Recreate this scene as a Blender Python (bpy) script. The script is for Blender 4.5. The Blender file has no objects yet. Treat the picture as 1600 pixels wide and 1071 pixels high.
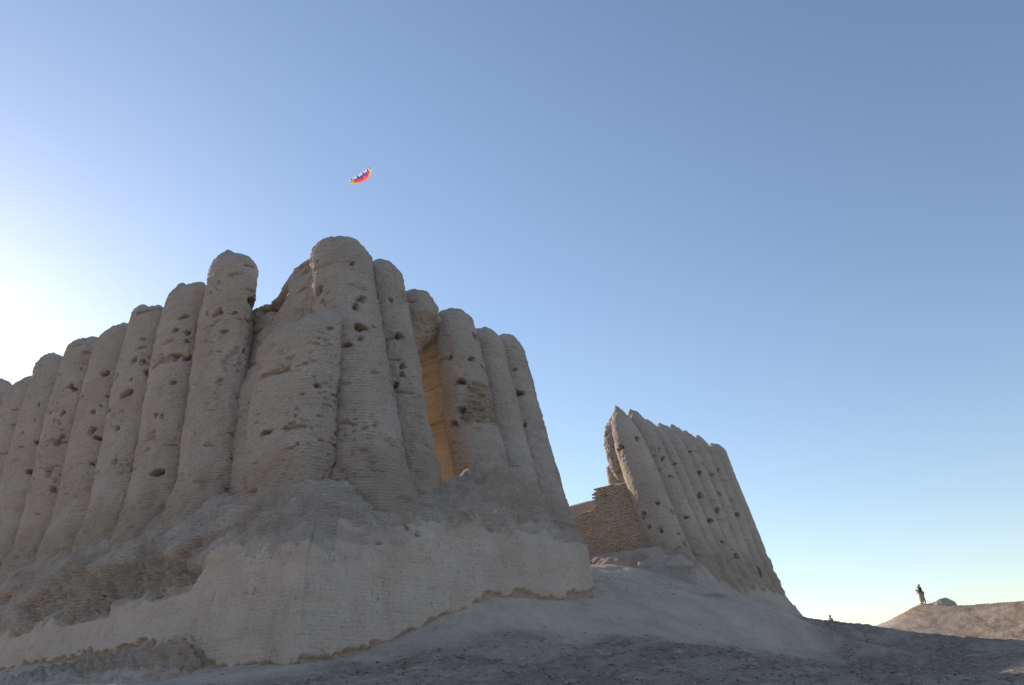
import bpy, math, random
import numpy as np

# ------------------------------------------------------------------ camera, sky, sun
sc = bpy.context.scene
EYE = (0.0, 0.0, 1.6)
F_PX, PITCH, ROLL = 1200.0, math.radians(25.2), math.radians(3.2)
SUN_AZ, SUN_EL = math.radians(-43.0), math.radians(18.5)

cam_data = bpy.data.cameras.new("camera")
cam_data.sensor_width = 36.0
cam_data.lens = 36.0 * F_PX / 1600.0
cam_data.clip_start, cam_data.clip_end = 0.1, 20000.0
cam = bpy.data.objects.new("camera", cam_data)
sc.collection.objects.link(cam)
from mathutils import Matrix, Vector
cam.matrix_world = (Matrix.Translation(EYE) @ Matrix.Rotation(math.radians(90) + PITCH, 4, 'X')
                    @ Matrix.Rotation(-ROLL, 4, 'Z'))
sc.camera = cam

world = bpy.data.worlds.new("World")
sc.world = world
world.use_nodes = True
wn = world.node_tree.nodes
sky_tex = wn.new("ShaderNodeTexSky")
sky_tex.sky_type = 'NISHITA'
sky_tex.sun_disc = False
sky_tex.sun_elevation = SUN_EL
sky_tex.sun_rotation = SUN_AZ
sky_tex.altitude = 1500.0
sky_tex.air_density = 1.35
sky_tex.dust_density = 0.75
sky_tex.ozone_density = 1.7
tone = wn.new("ShaderNodeMix"); tone.data_type = 'RGBA'; tone.blend_type = 'MULTIPLY'      # white balance of the whole sky
tone.inputs[0].default_value = 1.0; tone.inputs[7].default_value = (1.04, 0.985, 1.0, 1)
world.node_tree.links.new(sky_tex.outputs[0], tone.inputs[6])
world.node_tree.links.new(tone.outputs[2], wn["Background"].inputs[0])
wn["Background"].inputs[1].default_value = 0.15

sun_data = bpy.data.lights.new("sun", 'SUN')
sun_data.energy = 5.0
sun_data.angle = math.radians(0.53)
sun_data.color = (1.0, 0.86, 0.68)
sun = bpy.data.objects.new("sun", sun_data)
sc.collection.objects.link(sun)
sd = Vector((math.sin(SUN_AZ) * math.cos(SUN_EL), math.cos(SUN_AZ) * math.cos(SUN_EL), math.sin(SUN_EL)))
sun.rotation_euler = sd.to_track_quat('Z', 'Y').to_euler()

vs = sc.view_settings
vs.view_transform, vs.look, vs.exposure, vs.gamma = 'Standard', 'None', 0.38, 1.0
vs.use_curve_mapping = False

#GEO-BEGIN
# ------------------------------------------------------------------ plan of the place (metres)
# corner of the near platform; L runs back along its left face, R along its right face
Q = np.array([-6.451, 23.117, 0.0])
_a = math.radians(-53.0)
LD = np.array([math.sin(_a), math.cos(_a), 0.0])
RD = np.array([math.cos(_a), -math.sin(_a), 0.0])
UP = np.array([0.0, 0.0, 1.0])
# columns of the left face: L position at foot and top, inset of axis, top height, radius
LEFT_COLS = [(11.45, 12.1, 3.4, 23.4, 2.15), (15.7, 16.3, 3.4, 23.1, 2.1), (19.6, 20.2, 3.4, 23.3, 2.05), (23.8, 24.0, 3.4, 23.1, 2.1),
             (27.8, 28.3, 3.4, 23.9, 2.15), (32.6, 32.6, 3.4, 24.2, 2.2), (36.8, 37.0, 3.4, 23.7, 2.1), (41.2, 41.6, 3.4, 24.9, 2.2)]
# columns of the right face: R position at foot and top, foot inset, top inset, foot z, top z, radius
RIGHT_COLS = [(5.15, 5.1, 3.3, 5.7, 7.5, 21.8, 1.6), (7.5, 7.75, 3.2, 5.7, 8.5, 21.7, 1.17), (10.0, 10.35, 3.4, 5.9, 19.0, 21.1, 1.1),
              (12.45, 12.95, 3.2, 5.7, 8.5, 20.95, 1.25), (14.7, 15.35, 3.2, 5.7, 8.2, 20.8, 1.22), (17.0, 17.4, 3.2, 5.7, 7.8, 21.05, 1.18)]
FAR_COLS = [(30.6, 30.2, 3.4, 5.9, 7.6, 20.05, 1.28)] + [(32.6 + i * 1.78, 31.95 + i * 2.14, 3.2, 5.7, 7.6, zt, 1.14)
            for i, zt in enumerate((20.2, 20.05, 20.4, 20.6, 20.7, 20.75, 20.4))]
#GEO-END

# ------------------------------------------------------------------ noise
def _hash(ix, iy, iz, seed):
    h = (ix.astype(np.int64) * 374761393 + iy.astype(np.int64) * 668265263 + iz.astype(np.int64) * 2147483647 + seed * 1274126177) & 0xffffffff
    h = ((h ^ (h >> 13)) * 1274126177) & 0xffffffff
    h = ((h ^ (h >> 16)) * 2246822519) & 0xffffffff
    return ((h ^ (h >> 15)) & 0xffffff).astype(np.float64) / 8388607.5 - 1.0

def noise(p, seed=0):
    i = np.floor(p); f = p - i; i = i.astype(np.int64)
    u = f * f * f * (f * (f * 6 - 15) + 10)
    r = 0
    for dx in (0, 1):
        wx = u[:, 0] if dx else 1 - u[:, 0]
        for dy in (0, 1):
            wy = u[:, 1] if dy else 1 - u[:, 1]
            for dz in (0, 1):
                wz = u[:, 2] if dz else 1 - u[:, 2]
                r = r + wx * wy * wz * _hash(i[:, 0] + dx, i[:, 1] + dy, i[:, 2] + dz, seed)
    return r

def fbm(p, octs=3, seed=0, gain=0.5):
    r = 0; a = 1.0; t = 0
    for o in range(octs):
        r = r + a * noise(p * (2.03 ** o) + 17.3 * o, seed + o); t += a; a *= gain
    return r / t

def sstep(a, b, x):
    t = np.clip((x - a) / (b - a), 0, 1)
    return t * t * (3 - 2 * t)

# ------------------------------------------------------------------ mesh helpers
COL = sc.collection
def link(name, me, mat, parent=None):
    o = bpy.data.objects.new(name, me)
    COL.objects.link(o)
    if mat is not None: me.materials.append(mat)
    if parent is not None: o.parent = parent
    return o

def grid_mesh(name, P, closed_u=False, attrs=None, smooth=True, cap=False):
    """P: (nv, nu, 3) grid"""
    nv, nu, _ = P.shape
    idx = np.arange(nv * nu).reshape(nv, nu)
    if closed_u:
        a = idx[:-1, :]; b = np.roll(idx, -1, 1)[:-1, :]; c = np.roll(idx, -1, 1)[1:, :]; d = idx[1:, :]
    else:
        a = idx[:-1, :-1]; b = idx[:-1, 1:]; c = idx[1:, 1:]; d = idx[1:, :-1]
    quads = np.stack([a, b, c, d], -1).reshape(-1, 4)
    V = P.reshape(-1, 3)
    me = bpy.data.meshes.new(name)
    nq = len(quads)
    me.vertices.add(len(V)); me.vertices.foreach_set("co", V.astype(np.float32).ravel())
    me.loops.add(nq * 4); me.loops.foreach_set("vertex_index", quads.astype(np.int32).ravel())
    me.polygons.add(nq)
    me.polygons.foreach_set("loop_start", np.arange(0, nq * 4, 4, dtype=np.int32))
    if smooth: me.polygons.foreach_set("use_smooth", np.ones(nq, dtype=bool))
    for k, v in (attrs or {}).items():
        at = me.attributes.new(k, 'FLOAT', 'POINT')
        at.data.foreach_set("value", np.asarray(v, dtype=np.float32).ravel())
    me.update(calc_edges=True); me.validate()
    return me

def thing(name, label, cat, loc=(0, 0, 0), group=None, kind=None):
    o = bpy.data.objects.new(name, None); COL.objects.link(o)
    o.empty_display_size = 0.3
    o.location = loc
    tag(o, label, cat, group, kind or "thing")
    return o

def tag(o, label=None, cat=None, group=None, kind=None):
    if label: o["label"] = label
    if cat: o["category"] = cat
    if group: o["group"] = group
    if kind: o["kind"] = kind

# ------------------------------------------------------------------ materials
def nodes_of(m):
    m.use_nodes = True
    nt = m.node_tree
    return nt, nt.nodes, nt.links, nt.nodes["Principled BSDF"]

def mud_material(name, pale, tan, brown, course=0.5, rough_bump=1.0, course_size=0.135, speck=1.0, ticks=0.0, bare=None):
    m = bpy.data.materials.new(name)
    nt, N, K, bs = nodes_of(m)
    bs.inputs["Roughness"].default_value = 0.95
    bs.inputs["Specular IOR Level"].default_value = 0.12
    geo = N.new("ShaderNodeNewGeometry")
    def tex(scale, detail, vec=None, rough=0.6):
        t = N.new("ShaderNodeTexNoise"); t.inputs["Scale"].default_value = scale
        t.inputs["Detail"].default_value = detail; t.inputs["Roughness"].default_value = rough
        K.new(vec or geo.outputs["Position"], t.inputs["Vector"]); return t
    def ramp(src, lo, hi):
        r = N.new("ShaderNodeMapRange"); r.inputs[1].default_value = lo; r.inputs[2].default_value = hi
        K.new(src, r.inputs[0]); return r.outputs[0]
    def mix(fac, a, b, mode='MIX'):
        x = N.new("ShaderNodeMix"); x.data_type = 'RGBA'; x.blend_type = mode
        for sock, v in ((x.inputs[0], fac), (x.inputs[6], a), (x.inputs[7], b)):
            if isinstance(v, (int, float)): sock.default_value = v
            elif isinstance(v, tuple): sock.default_value = (*v, 1)
            else: K.new(v, sock)
        return x.outputs[2]
    def math_(op, a, b=None):
        x = N.new("ShaderNodeMath"); x.operation = op
        for sock, v in ((x.inputs[0], a), (x.inputs[1], b)):
            if v is None: continue
            if isinstance(v, (int, float)): sock.default_value = v
            else: K.new(v, sock)
        return x.outputs[0]
    big = tex(0.35, 5); mid = tex(1.7, 6); fine = tex(9.0, 6, rough=0.7); grit = tex(38.0, 3)
    # horizontally stretched strata
    mp = N.new("ShaderNodeMapping"); mp.inputs["Scale"].default_value = (0.35, 0.35, 3.2)
    K.new(geo.outputs["Position"], mp.inputs["Vector"])
    strata = tex(1.0, 5, mp.outputs[0])
    if bare:                 # thin coat worn through to the bare mud (attribute coat: 1 coated, 0 bare)
        ca = N.new("ShaderNodeAttribute"); ca.attribute_name = "coat"
        pale = mix(ca.outputs["Fac"], bare[0], pale); tan = mix(ca.outputs["Fac"], bare[1], tan)
    c = mix(ramp(big.outputs[0], 0.36, 0.66), pale, tan)
    c = mix(math_('MULTIPLY', ramp(strata.outputs[0], 0.52, 0.75), 0.3), c, brown)
    c = mix(math_('MULTIPLY', ramp(mid.outputs[0], 0.52, 0.75), 0.35), c, pale)
    at = N.new("ShaderNodeAttribute"); at.attribute_name = "ero"
    ef = math_('MULTIPLY', at.outputs["Fac"], ramp(fine.outputs[0], 0.2, 0.6))
    c = mix(ef, c, brown)
    v = mix(0.55 * speck, c, mix(ramp(fine.outputs[0], 0.25, 0.75), (0.55, 0.55, 0.55), (1.25, 1.25, 1.25)), 'MULTIPLY')
    v = mix(0.35 * speck, v, mix(ramp(grit.outputs[0], 0.3, 0.7), (0.6, 0.6, 0.6), (1.3, 1.3, 1.3)), 'MULTIPLY')
    if ticks:                # short dark joints, hairline cracks and faint washed streaks of a thin worn coat
        def stretched(sx, sz, det, lo, hi, amt, colour):
            nonlocal v
            q = N.new("ShaderNodeMapping"); q.inputs["Scale"].default_value = (sx, sx, sz)
            K.new(geo.outputs["Position"], q.inputs["Vector"])
            v = mix(math_('MULTIPLY', math_('MULTIPLY', ramp(tex(1.0, det, q.outputs[0]).outputs[0], lo, hi), ramp(tex(0.9, 3).outputs[0], 0.42, 0.6)), amt), v, colour)
        stretched(7.0, 2.6, 2, 0.62, 0.70, ticks, (0.16, 0.115, 0.085))
        stretched(2.2, 10.0, 3, 0.60, 0.72, ticks, (0.22, 0.16, 0.12))
        stretched(1.3, 0.12, 4, 0.5, 0.75, ticks * .8, (0.30, 0.235, 0.19))
    K.new(v, bs.inputs["Base Color"])
    # relief: brick courses broken up by noise, lumps, grit
    sep = N.new("ShaderNodeSeparateXYZ"); K.new(geo.outputs["Position"], sep.inputs[0])
    zz = math_('ADD', sep.outputs[2], math_('MULTIPLY', mid.outputs[0], 0.10))
    saw = math_('PINGPONG', zz, course_size / 2)
    joint = ramp(saw, 0.0, course_size * 0.16)
    jm = math_('MULTIPLY', joint, ramp(tex(0.8, 4).outputs[0], 0.30, 0.5))
    jm = math_('MULTIPLY', jm, ramp(tex(3.2, 3).outputs[0], 0.25, 0.5))
    b1 = N.new("ShaderNodeBump"); b1.inputs["Distance"].default_value = 0.022 * course; b1.inputs["Strength"].default_value = 1.0
    K.new(jm, b1.inputs["Height"])
    b2 = N.new("ShaderNodeBump"); b2.inputs["Distance"].default_value = 0.07 * rough_bump; b2.inputs["Strength"].default_value = 1.0
    K.new(fine.outputs[0], b2.inputs["Height"]); K.new(b1.outputs[0], b2.inputs["Normal"])
    b3 = N.new("ShaderNodeBump"); b3.inputs["Distance"].default_value = 0.02 * rough_bump; b3.inputs["Strength"].default_value = 0.9
    K.new(grit.outputs[0], b3.inputs["Height"]); K.new(b2.outputs[0], b3.inputs["Normal"])
    K.new(b3.outputs[0], bs.inputs["Normal"])
    return m

PALE, TAN, BROWN = (0.545, 0.455, 0.395), (0.465, 0.378, 0.318), (0.33, 0.24, 0.175)
M_MUD = mud_material("weathered_mudbrick", PALE, TAN, BROWN, course=1.2, rough_bump=1.5)
M_PLASTER = mud_material("mud_plaster", (0.535, 0.435, 0.37), (0.45, 0.36, 0.30), (0.32, 0.23, 0.165), course=0.5, rough_bump=0.7, course_size=0.13, speck=0.8, ticks=0.55, bare=(PALE, TAN))
M_FAR = mud_material("weathered_mudbrick_far", (0.54, 0.445, 0.38), (0.46, 0.37, 0.305), (0.32, 0.235, 0.165), course=1.0, rough_bump=1.2)
M_BRICK = mud_material("sun_dried_brick", (0.56, 0.44, 0.34), (0.50, 0.375, 0.27), (0.40, 0.28, 0.19), course=0.0, rough_bump=0.35)
M_FRESH = mud_material("broken_mudbrick_warm_bounce", (0.64, 0.50, 0.36), (0.58, 0.43, 0.29), (0.50, 0.35, 0.22), course=1.4)  # bared mudbrick, its colour also paled and warmed to carry the breach's bounce light

def plain(name, col, rough=0.8, trans=None):
    m = bpy.data.materials.new(name)
    nt, N, K, bs = nodes_of(m)
    bs.inputs["Roughness"].default_value = rough
    bs.inputs["Specular IOR Level"].default_value = 0.2
    t = N.new("ShaderNodeTexNoise"); t.inputs["Scale"].default_value = 14.0
    x = N.new("ShaderNodeMix"); x.data_type = 'RGBA'; x.blend_type = 'MIX'
    x.inputs[6].default_value = tuple(c * 0.82 for c in col) + (1,)
    x.inputs[7].default_value = tuple(min(1, c * 1.12) for c in col) + (1,)
    K.new(t.outputs[0], x.inputs[0]); K.new(x.outputs[2], bs.inputs["Base Color"])
    if trans:
        tr = N.new("ShaderNodeBsdfTranslucent"); K.new(x.outputs[2], tr.inputs[0])
        ms = N.new("ShaderNodeMixShader"); ms.inputs[0].default_value = trans
        K.new(bs.outputs[0], ms.inputs[1]); K.new(tr.outputs[0], ms.inputs[2])
        K.new(ms.outputs[0], N["Material Output"].inputs[0])
    return m

# ------------------------------------------------------------------ erosion: voids seen in the walls (x, y, z, half width, half height, depth)
HOLES = np.array([
#HOLES-BEGIN
[-29.42, 44.05, 22.33, 0.18, 0.18, 0.38],[-29.11, 44.06, 21.39, 0.14, 0.13, 0.32],[-29.55, 44.07, 20.0, 0.13, 0.17, 0.36],[-27.57, 42.11, 18.58, 0.21, 0.12, 0.41],
[-29.59, 44.06, 18.95, 0.18, 0.17, 0.37],[-30.33, 44.28, 18.12, 0.13, 0.13, 0.31],[-29.08, 44.08, 17.41, 0.17, 0.17, 0.37],[-30.24, 44.24, 17.29, 0.22, 0.13, 0.42],
[-29.14, 44.06, 15.58, 0.38, 0.12, 0.64],[-26.32, 41.39, 14.52, 0.16, 0.15, 0.35],[-25.86, 41.25, 13.69, 0.16, 0.15, 0.35],[-25.86, 41.45, 21.2, 0.21, 0.25, 0.46],
[-26.33, 41.42, 19.94, 0.3, 0.16, 0.52],[-26.02, 41.42, 19.72, 0.25, 0.12, 0.47],[-24.43, 39.74, 18.45, 0.2, 0.16, 0.4],[-26.36, 41.42, 18.22, 0.25, 0.16, 0.46],
[-26.89, 41.65, 17.82, 0.17, 0.2, 0.4],[-25.92, 41.3, 16.68, 0.16, 0.16, 0.35],[-26.24, 41.38, 16.46, 0.29, 0.2, 0.51],[-22.66, 38.86, 20.31, 0.13, 0.12, 0.31],
[-22.92, 38.91, 19.45, 0.32, 0.19, 0.56],[-21.27, 37.36, 18.62, 0.27, 0.18, 0.49],[-21.47, 37.56, 18.38, 0.19, 0.11, 0.39],[-22.37, 38.87, 18.03, 0.16, 0.15, 0.34],
[-22.59, 38.87, 17.48, 0.13, 0.11, 0.31],[-23.14, 38.95, 17.21, 0.23, 0.11, 0.44],[-21.53, 37.67, 16.64, 0.26, 0.11, 0.48],[-22.83, 38.89, 16.07, 0.23, 0.22, 0.44],
[-22.3, 38.88, 15.6, 0.35, 0.15, 0.59],[-22.42, 38.83, 14.15, 0.15, 0.15, 0.34],[-19.8, 36.6, 20.44, 0.27, 0.15, 0.49],[-19.87, 36.61, 19.77, 0.23, 0.18, 0.44],
[-20.14, 36.68, 19.11, 0.34, 0.18, 0.58],[-19.53, 36.56, 19.02, 0.34, 0.15, 0.58],[-19.22, 36.58, 18.28, 0.15, 0.14, 0.34],[-19.96, 36.61, 17.97, 0.13, 0.11, 0.31],
[-20.18, 36.64, 17.2, 0.41, 0.21, 0.67],[-20.45, 36.75, 15.34, 0.22, 0.18, 0.42],[-20.04, 36.54, 13.57, 0.21, 0.17, 0.42],[-16.18, 34.15, 18.79, 0.18, 0.17, 0.37],
[-16.7, 34.2, 18.01, 0.35, 0.17, 0.6],[-16.1, 34.16, 17.88, 0.32, 0.14, 0.55],[-16.6, 34.14, 16.54, 0.21, 0.13, 0.41],[-16.73, 34.18, 14.92, 0.14, 0.13, 0.32],
[-17.25, 34.36, 15.02, 0.17, 0.13, 0.36],[-16.58, 34.06, 12.0, 0.49, 0.16, 0.7],[-19.92, 36.62, 21.42, 0.19, 0.26, 0.48],[-19.8, 36.61, 20.41, 0.23, 0.15, 0.44],
[-16.54, 34.22, 21.1, 0.15, 0.14, 0.33],[-16.66, 34.22, 20.29, 0.4, 0.14, 0.66],[-17.06, 34.32, 19.54, 0.18, 0.17, 0.37],[-16.22, 34.2, 19.43, 0.22, 0.17, 0.42],
[-13.24, 31.69, 20.99, 0.21, 0.3, 0.53],[-12.88, 31.65, 20.31, 0.24, 0.11, 0.45],[-14.73, 32.43, 19.46, 0.17, 0.17, 0.36],[-13.96, 31.89, 19.09, 0.41, 0.2, 0.67],
[-13.0, 31.61, 18.92, 0.17, 0.13, 0.36],[-13.29, 31.61, 17.97, 0.23, 0.13, 0.44],[-13.16, 31.61, 17.34, 0.13, 0.13, 0.31],[-13.29, 31.61, 15.4, 0.13, 0.11, 0.31],
[-12.29, 31.9, 18.38, 0.13, 0.26, 0.48],[-12.19, 32.2, 17.86, 0.13, 0.26, 0.48],[-12.26, 31.83, 17.03, 0.13, 0.22, 0.43],[-8.91, 27.2, 15.19, 0.13, 0.11, 0.31],
[-9.04, 27.27, 14.95, 0.13, 0.11, 0.31],[-9.62, 27.75, 11.4, 0.36, 0.13, 0.6],[-9.62, 27.71, 13.58, 0.14, 0.11, 0.32],[-9.08, 29.73, 19.91, 0.19, 0.19, 0.39],
[-8.57, 29.14, 19.86, 0.16, 0.28, 0.5],[-6.89, 29.01, 19.7, 0.19, 0.18, 0.39],[-7.57, 28.73, 19.25, 0.13, 0.15, 0.34],[-6.21, 29.3, 18.85, 0.16, 0.18, 0.38],
[-6.09, 29.23, 18.03, 0.13, 0.18, 0.37],[-6.29, 28.92, 17.68, 0.18, 0.18, 0.38],[-6.5, 28.67, 17.19, 0.18, 0.21, 0.41],[-7.19, 27.21, 16.66, 0.14, 0.11, 0.33],
[-8.05, 26.73, 16.23, 0.2, 0.19, 0.4],[-8.29, 28.92, 18.28, 0.28, 0.18, 0.5],[-7.12, 27.37, 15.53, 0.14, 0.11, 0.33],[-6.22, 28.65, 16.13, 0.27, 0.17, 0.49],
[-5.77, 29.09, 16.35, 0.13, 0.11, 0.31],[-6.22, 28.52, 15.48, 0.13, 0.14, 0.33],[-6.81, 28.33, 15.22, 0.23, 0.11, 0.45],[-7.45, 26.92, 12.99, 0.13, 0.13, 0.31],
[-5.47, 31.29, 18.88, 0.2, 0.19, 0.4],[-5.07, 31.03, 16.88, 0.29, 0.16, 0.52],[-4.8, 30.83, 15.3, 0.16, 0.18, 0.38],[-4.86, 30.73, 14.71, 0.13, 0.12, 0.31],
[-5.18, 30.53, 14.23, 0.15, 0.12, 0.34],[-4.43, 30.51, 12.81, 0.15, 0.17, 0.37],[-2.68, 34.86, 16.07, 0.25, 0.17, 0.46],[-2.93, 34.77, 13.8, 0.27, 0.23, 0.5],
[-2.04, 35.28, 17.42, 0.14, 0.14, 0.33],[-1.84, 35.97, 18.99, 0.22, 0.22, 0.43],[0.17, 38.88, 18.31, 0.16, 0.15, 0.35],[0.16, 38.65, 16.78, 0.35, 0.19, 0.59],
[0.39, 38.31, 14.68, 0.15, 0.14, 0.34],[-3.26, 35.24, 17.51, 0.22, 0.14, 0.42],[-2.63, 34.62, 14.5, 0.27, 0.17, 0.5],[-1.95, 33.92, 10.16, 0.22, 0.22, 0.43],
[-1.53, 33.8, 9.76, 0.13, 0.15, 0.34],[-5.07, 25.87, 7.24, 0.13, 0.14, 0.32],[-3.79, 27.72, 7.35, 0.13, 0.12, 0.31],[-4.12, 27.32, 7.44, 0.15, 0.12, 0.34],
[-5.91, 24.13, 6.69, 0.13, 0.11, 0.31],[-5.72, 25.26, 7.49, 0.13, 0.11, 0.31],[-4.58, 30.0, 10.4, 0.13, 0.11, 0.31],[-4.63, 25.89, 6.75, 0.19, 0.11, 0.39],
[-5.56, 24.33, 6.51, 0.13, 0.11, 0.32],[-2.89, 30.19, 8.59, 0.13, 0.11, 0.31],[8.06, 49.34, 17.29, 0.19, 0.18, 0.39],[9.31, 50.57, 17.3, 0.15, 0.14, 0.33],
[9.72, 50.55, 16.82, 0.13, 0.14, 0.32],[9.75, 50.5, 16.12, 0.19, 0.14, 0.39],[10.8, 52.04, 16.2, 0.2, 0.19, 0.4],[11.2, 51.9, 14.83, 0.15, 0.19, 0.39],
[12.9, 55.55, 18.09, 0.21, 0.15, 0.42],[13.18, 55.21, 16.32, 0.26, 0.15, 0.48],[13.86, 55.73, 16.96, 0.27, 0.15, 0.49],[14.54, 56.88, 16.46, 0.22, 0.16, 0.42],
[14.66, 56.54, 14.95, 0.21, 0.31, 0.54],[10.07, 50.37, 14.83, 0.19, 0.18, 0.39],[9.28, 49.31, 13.99, 0.19, 0.18, 0.38],[9.63, 49.01, 12.11, 0.23, 0.22, 0.44],
[10.67, 50.07, 12.0, 0.19, 0.18, 0.38],[12.81, 53.11, 12.33, 0.25, 0.19, 0.46],[12.61, 53.36, 14.13, 0.25, 0.19, 0.47],[13.92, 54.81, 13.36, 0.2, 0.2, 0.4],
[8.85, 49.42, 15.72, 0.14, 0.14, 0.32],[8.65, 48.73, 12.71, 0.14, 0.18, 0.37],[7.73, 49.1, 12.08, 0.23, 0.18, 0.44],[7.97, 48.98, 11.27, 0.18, 0.22, 0.42],
[8.6, 48.61, 10.96, 0.13, 0.22, 0.42],[16.58, 56.84, 9.11, 0.31, 0.39, 0.65],[16.05, 57.84, 13.55, 0.27, 0.21, 0.49],[15.46, 58.61, 17.39, 0.22, 0.22, 0.43],
[7.57, 49.07, 15.65, 0.19, 0.23, 0.43],[6.67, 49.71, 16.77, 0.38, 0.14, 0.64],[6.39, 49.76, 18.57, 0.2, 0.14, 0.39],[10.02, 48.74, 10.08, 0.18, 0.17, 0.37],
[10.93, 49.82, 9.43, 0.18, 0.13, 0.37],[13.47, 53.01, 10.68, 0.19, 0.19, 0.39],[14.52, 54.27, 9.99, 0.25, 0.19, 0.46],[9.7, 48.7, 10.68, 0.18, 0.13, 0.37],
[-12.09, 32.52, 19.62, 0.59, 0.46, 0.9],[-11.14, 31.8, 19.38, 0.73, 0.48, 0.8],[-8.95, 27.22, 16.61, 0.43, 0.34, 0.6],
#HOLES-END
])

def carve(P, seed, amt=1.0):
    """inward depth and exposed-ness at points P from the list of voids"""
    d = np.zeros(len(P)); lo = P.min(0) - 1.5; hi = P.max(0) + 1.5
    wob = P + 0.14 * np.stack([noise(P / 0.28, seed + 40), noise(P / 0.28, seed + 41), noise(P / 0.22, seed + 42)], -1)
    for x, y, z, rw, rz, dep in HOLES:
        if not (lo[0] < x < hi[0] and lo[1] < y < hi[1] and lo[2] < z < hi[2]): continue
        q = np.sqrt(((wob[:, 0] - x) ** 2 + (wob[:, 1] - y) ** 2) / rw ** 2 + ((wob[:, 2] - z) / rz) ** 2)
        d = np.maximum(d, dep * (1 - sstep(0.72, 1.04, q)))
    return d * amt

def weather(P, seed, strength=1.0, slots=1.0, pits=1.0, foot=None, bricks=None, gully=.5):
    """returns displacement along the outward normal and exposed-ness"""
    st = np.array([1.0, 1.0, 1.2])
    d = 0.075 * fbm(P / 2.3, 2, seed) + 0.06 * fbm(P * st / 0.5, 3, seed + 5, .6) + 0.034 * noise(P * st / 0.14, seed + 9)
    d *= strength
    # eroded horizontal slots between courses
    s1 = fbm(P * np.array([0.75, 0.75, 4.2]), 3, seed + 13)
    sl = sstep(0.48, 0.6, s1)
    # narrow rain gullies running down
    gn = np.abs(noise(P * np.array([1.5, 1.5, .10]) + .25 * noise(P / .9, seed + 17)[:, None], seed + 18))
    gm = sstep(.0, .35, noise(P * np.array([.5, .5, .16]), seed + 19))
    d -= gully * .09 * (1 - sstep(.0, .10, gn)) * gm
    # clusters of small pits
    pm = sstep(0.05, 0.4, fbm(P / 1.6, 2, seed + 21))
    pt = sstep(0.40, 0.62, noise(P / np.array([0.2, 0.2, 0.13]), seed + 23)) * pm
    hd = carve(P, seed)
    ero = np.clip(0.7 * sl * slots + 0.7 * pt * pits + 2.2 * hd, 0, 1)
    d = d - 0.13 * sl * slots - 0.085 * pt * pits - hd
    if foot is not None:
        fm = 1 - sstep(foot, foot + 2.0, P[:, 2] + 0.9 * noise(P / 1.1, seed + 31))
        d += fm * (0.20 * fbm(P * st / 0.5, 3, seed + 33) - 0.07)
        ero = np.maximum(ero, 0.55 * fm)
    if bricks is not None:          # (centre point, radius, height) of a patch of bared brickwork
        for bx, by, bz, br, bh in bricks:
            q = np.sqrt((P[:, 0] - bx) ** 2 + (P[:, 1] - by) ** 2) / br
            mk = (1 - sstep(0.7, 1.0, q + 0.25 * noise(P / 0.6, seed + 50))) * (1 - sstep(0.75, 1.0, np.abs(P[:, 2] - bz) / bh))
            row = np.floor(P[:, 2] / 0.16); al = P @ RD + 0.2 * (row % 2); colm = np.floor(al / 0.42)
            cell = _hash(row, colm, row * 0, seed + 3)
            fr = P[:, 2] / 0.16 - row; fc = al / 0.42 - colm
            jt = np.maximum(sstep(0.28, 0.5, np.abs(fr - 0.5)), sstep(0.38, 0.5, np.abs(fc - 0.5)))
            d += mk * (0.11 * cell - 0.10 * jt - 0.10)
            ero = np.maximum(ero, 0.6 * mk)
    return d, ero

def loft(name, parent, rows, T, NN, na, nv, mat, seed, expo=2.0, top=None, dome=1.0, origin=Q, point=1.0, **kw):
    """closed upright body: rows = [(z, cT, cN, aT, bN)...]; domed at the top; top(t, n) lowers the crown"""
    rows = np.array(rows, float)
    z0, z1 = rows[0, 0], rows[-1, 0]
    zd = z1 - dome
    nb = int(nv * 0.84); nt = nv - nb
    zb = np.linspace(z0, zd, nb, endpoint=False)
    ph = np.linspace(0, math.pi / 2, nt)
    zs = np.concatenate([zb, zd + dome * np.sin(ph)])
    sh = np.concatenate([np.ones(nb), np.cos(ph) ** point]); sh = np.maximum(sh, 0.02)
    th = np.linspace(0, 2 * math.pi, na, endpoint=False)
    c, s = np.cos(th), np.sin(th)
    ux = np.sign(c) * np.abs(c) ** (2 / expo); uy = np.sign(s) * np.abs(s) ** (2 / expo)
    cT, cN, aT, bN = (np.interp(zs, rows[:, 0], rows[:, k]) for k in (1, 2, 3, 4))
    tt = cT[:, None] + aT[:, None] * sh[:, None] * ux[None]
    nn = cN[:, None] + bN[:, None] * sh[:, None] * uy[None]
    zz = np.repeat(zs[:, None], na, 1)
    if top is not None:
        zt = top(tt, nn)                      # local crown height
        k = (zz - z0) / (z1 - z0)
        zz = z0 + k * (np.minimum(zt, z1) - z0)
    P = origin + tt[..., None] * T + nn[..., None] * NN + zz[..., None] * UP
    gx = ux[None] / np.maximum(aT[:, None], .01); gy = uy[None] / np.maximum(bN[:, None], .01)
    gx = np.sign(gx) * np.abs(gx) ** 1.0
    gl = np.sqrt(gx ** 2 + gy ** 2)
    nz = np.concatenate([np.zeros(nb), np.sin(ph)])[:, None] * np.ones(na)[None]
    hz = np.sqrt(np.maximum(1 - nz ** 2, 0))
    Nn = (gx / gl * hz)[..., None] * T + (gy / gl * hz)[..., None] * NN + nz[..., None] * UP
    V = P.reshape(-1, 3)
    d, ero = weather(V, seed, **kw)
    V = V + d[:, None] * Nn.reshape(-1, 3)
    # ragged crown
    V[:, 2] += 0.16 * noise(V / 0.45, seed + 60) * sstep(zd - 0.3, z1, zz.ravel())
    me = grid_mesh(name, V.reshape(len(zs), na, 3), True, {"ero": ero})
    return link(name, me, mat, parent)

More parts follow.
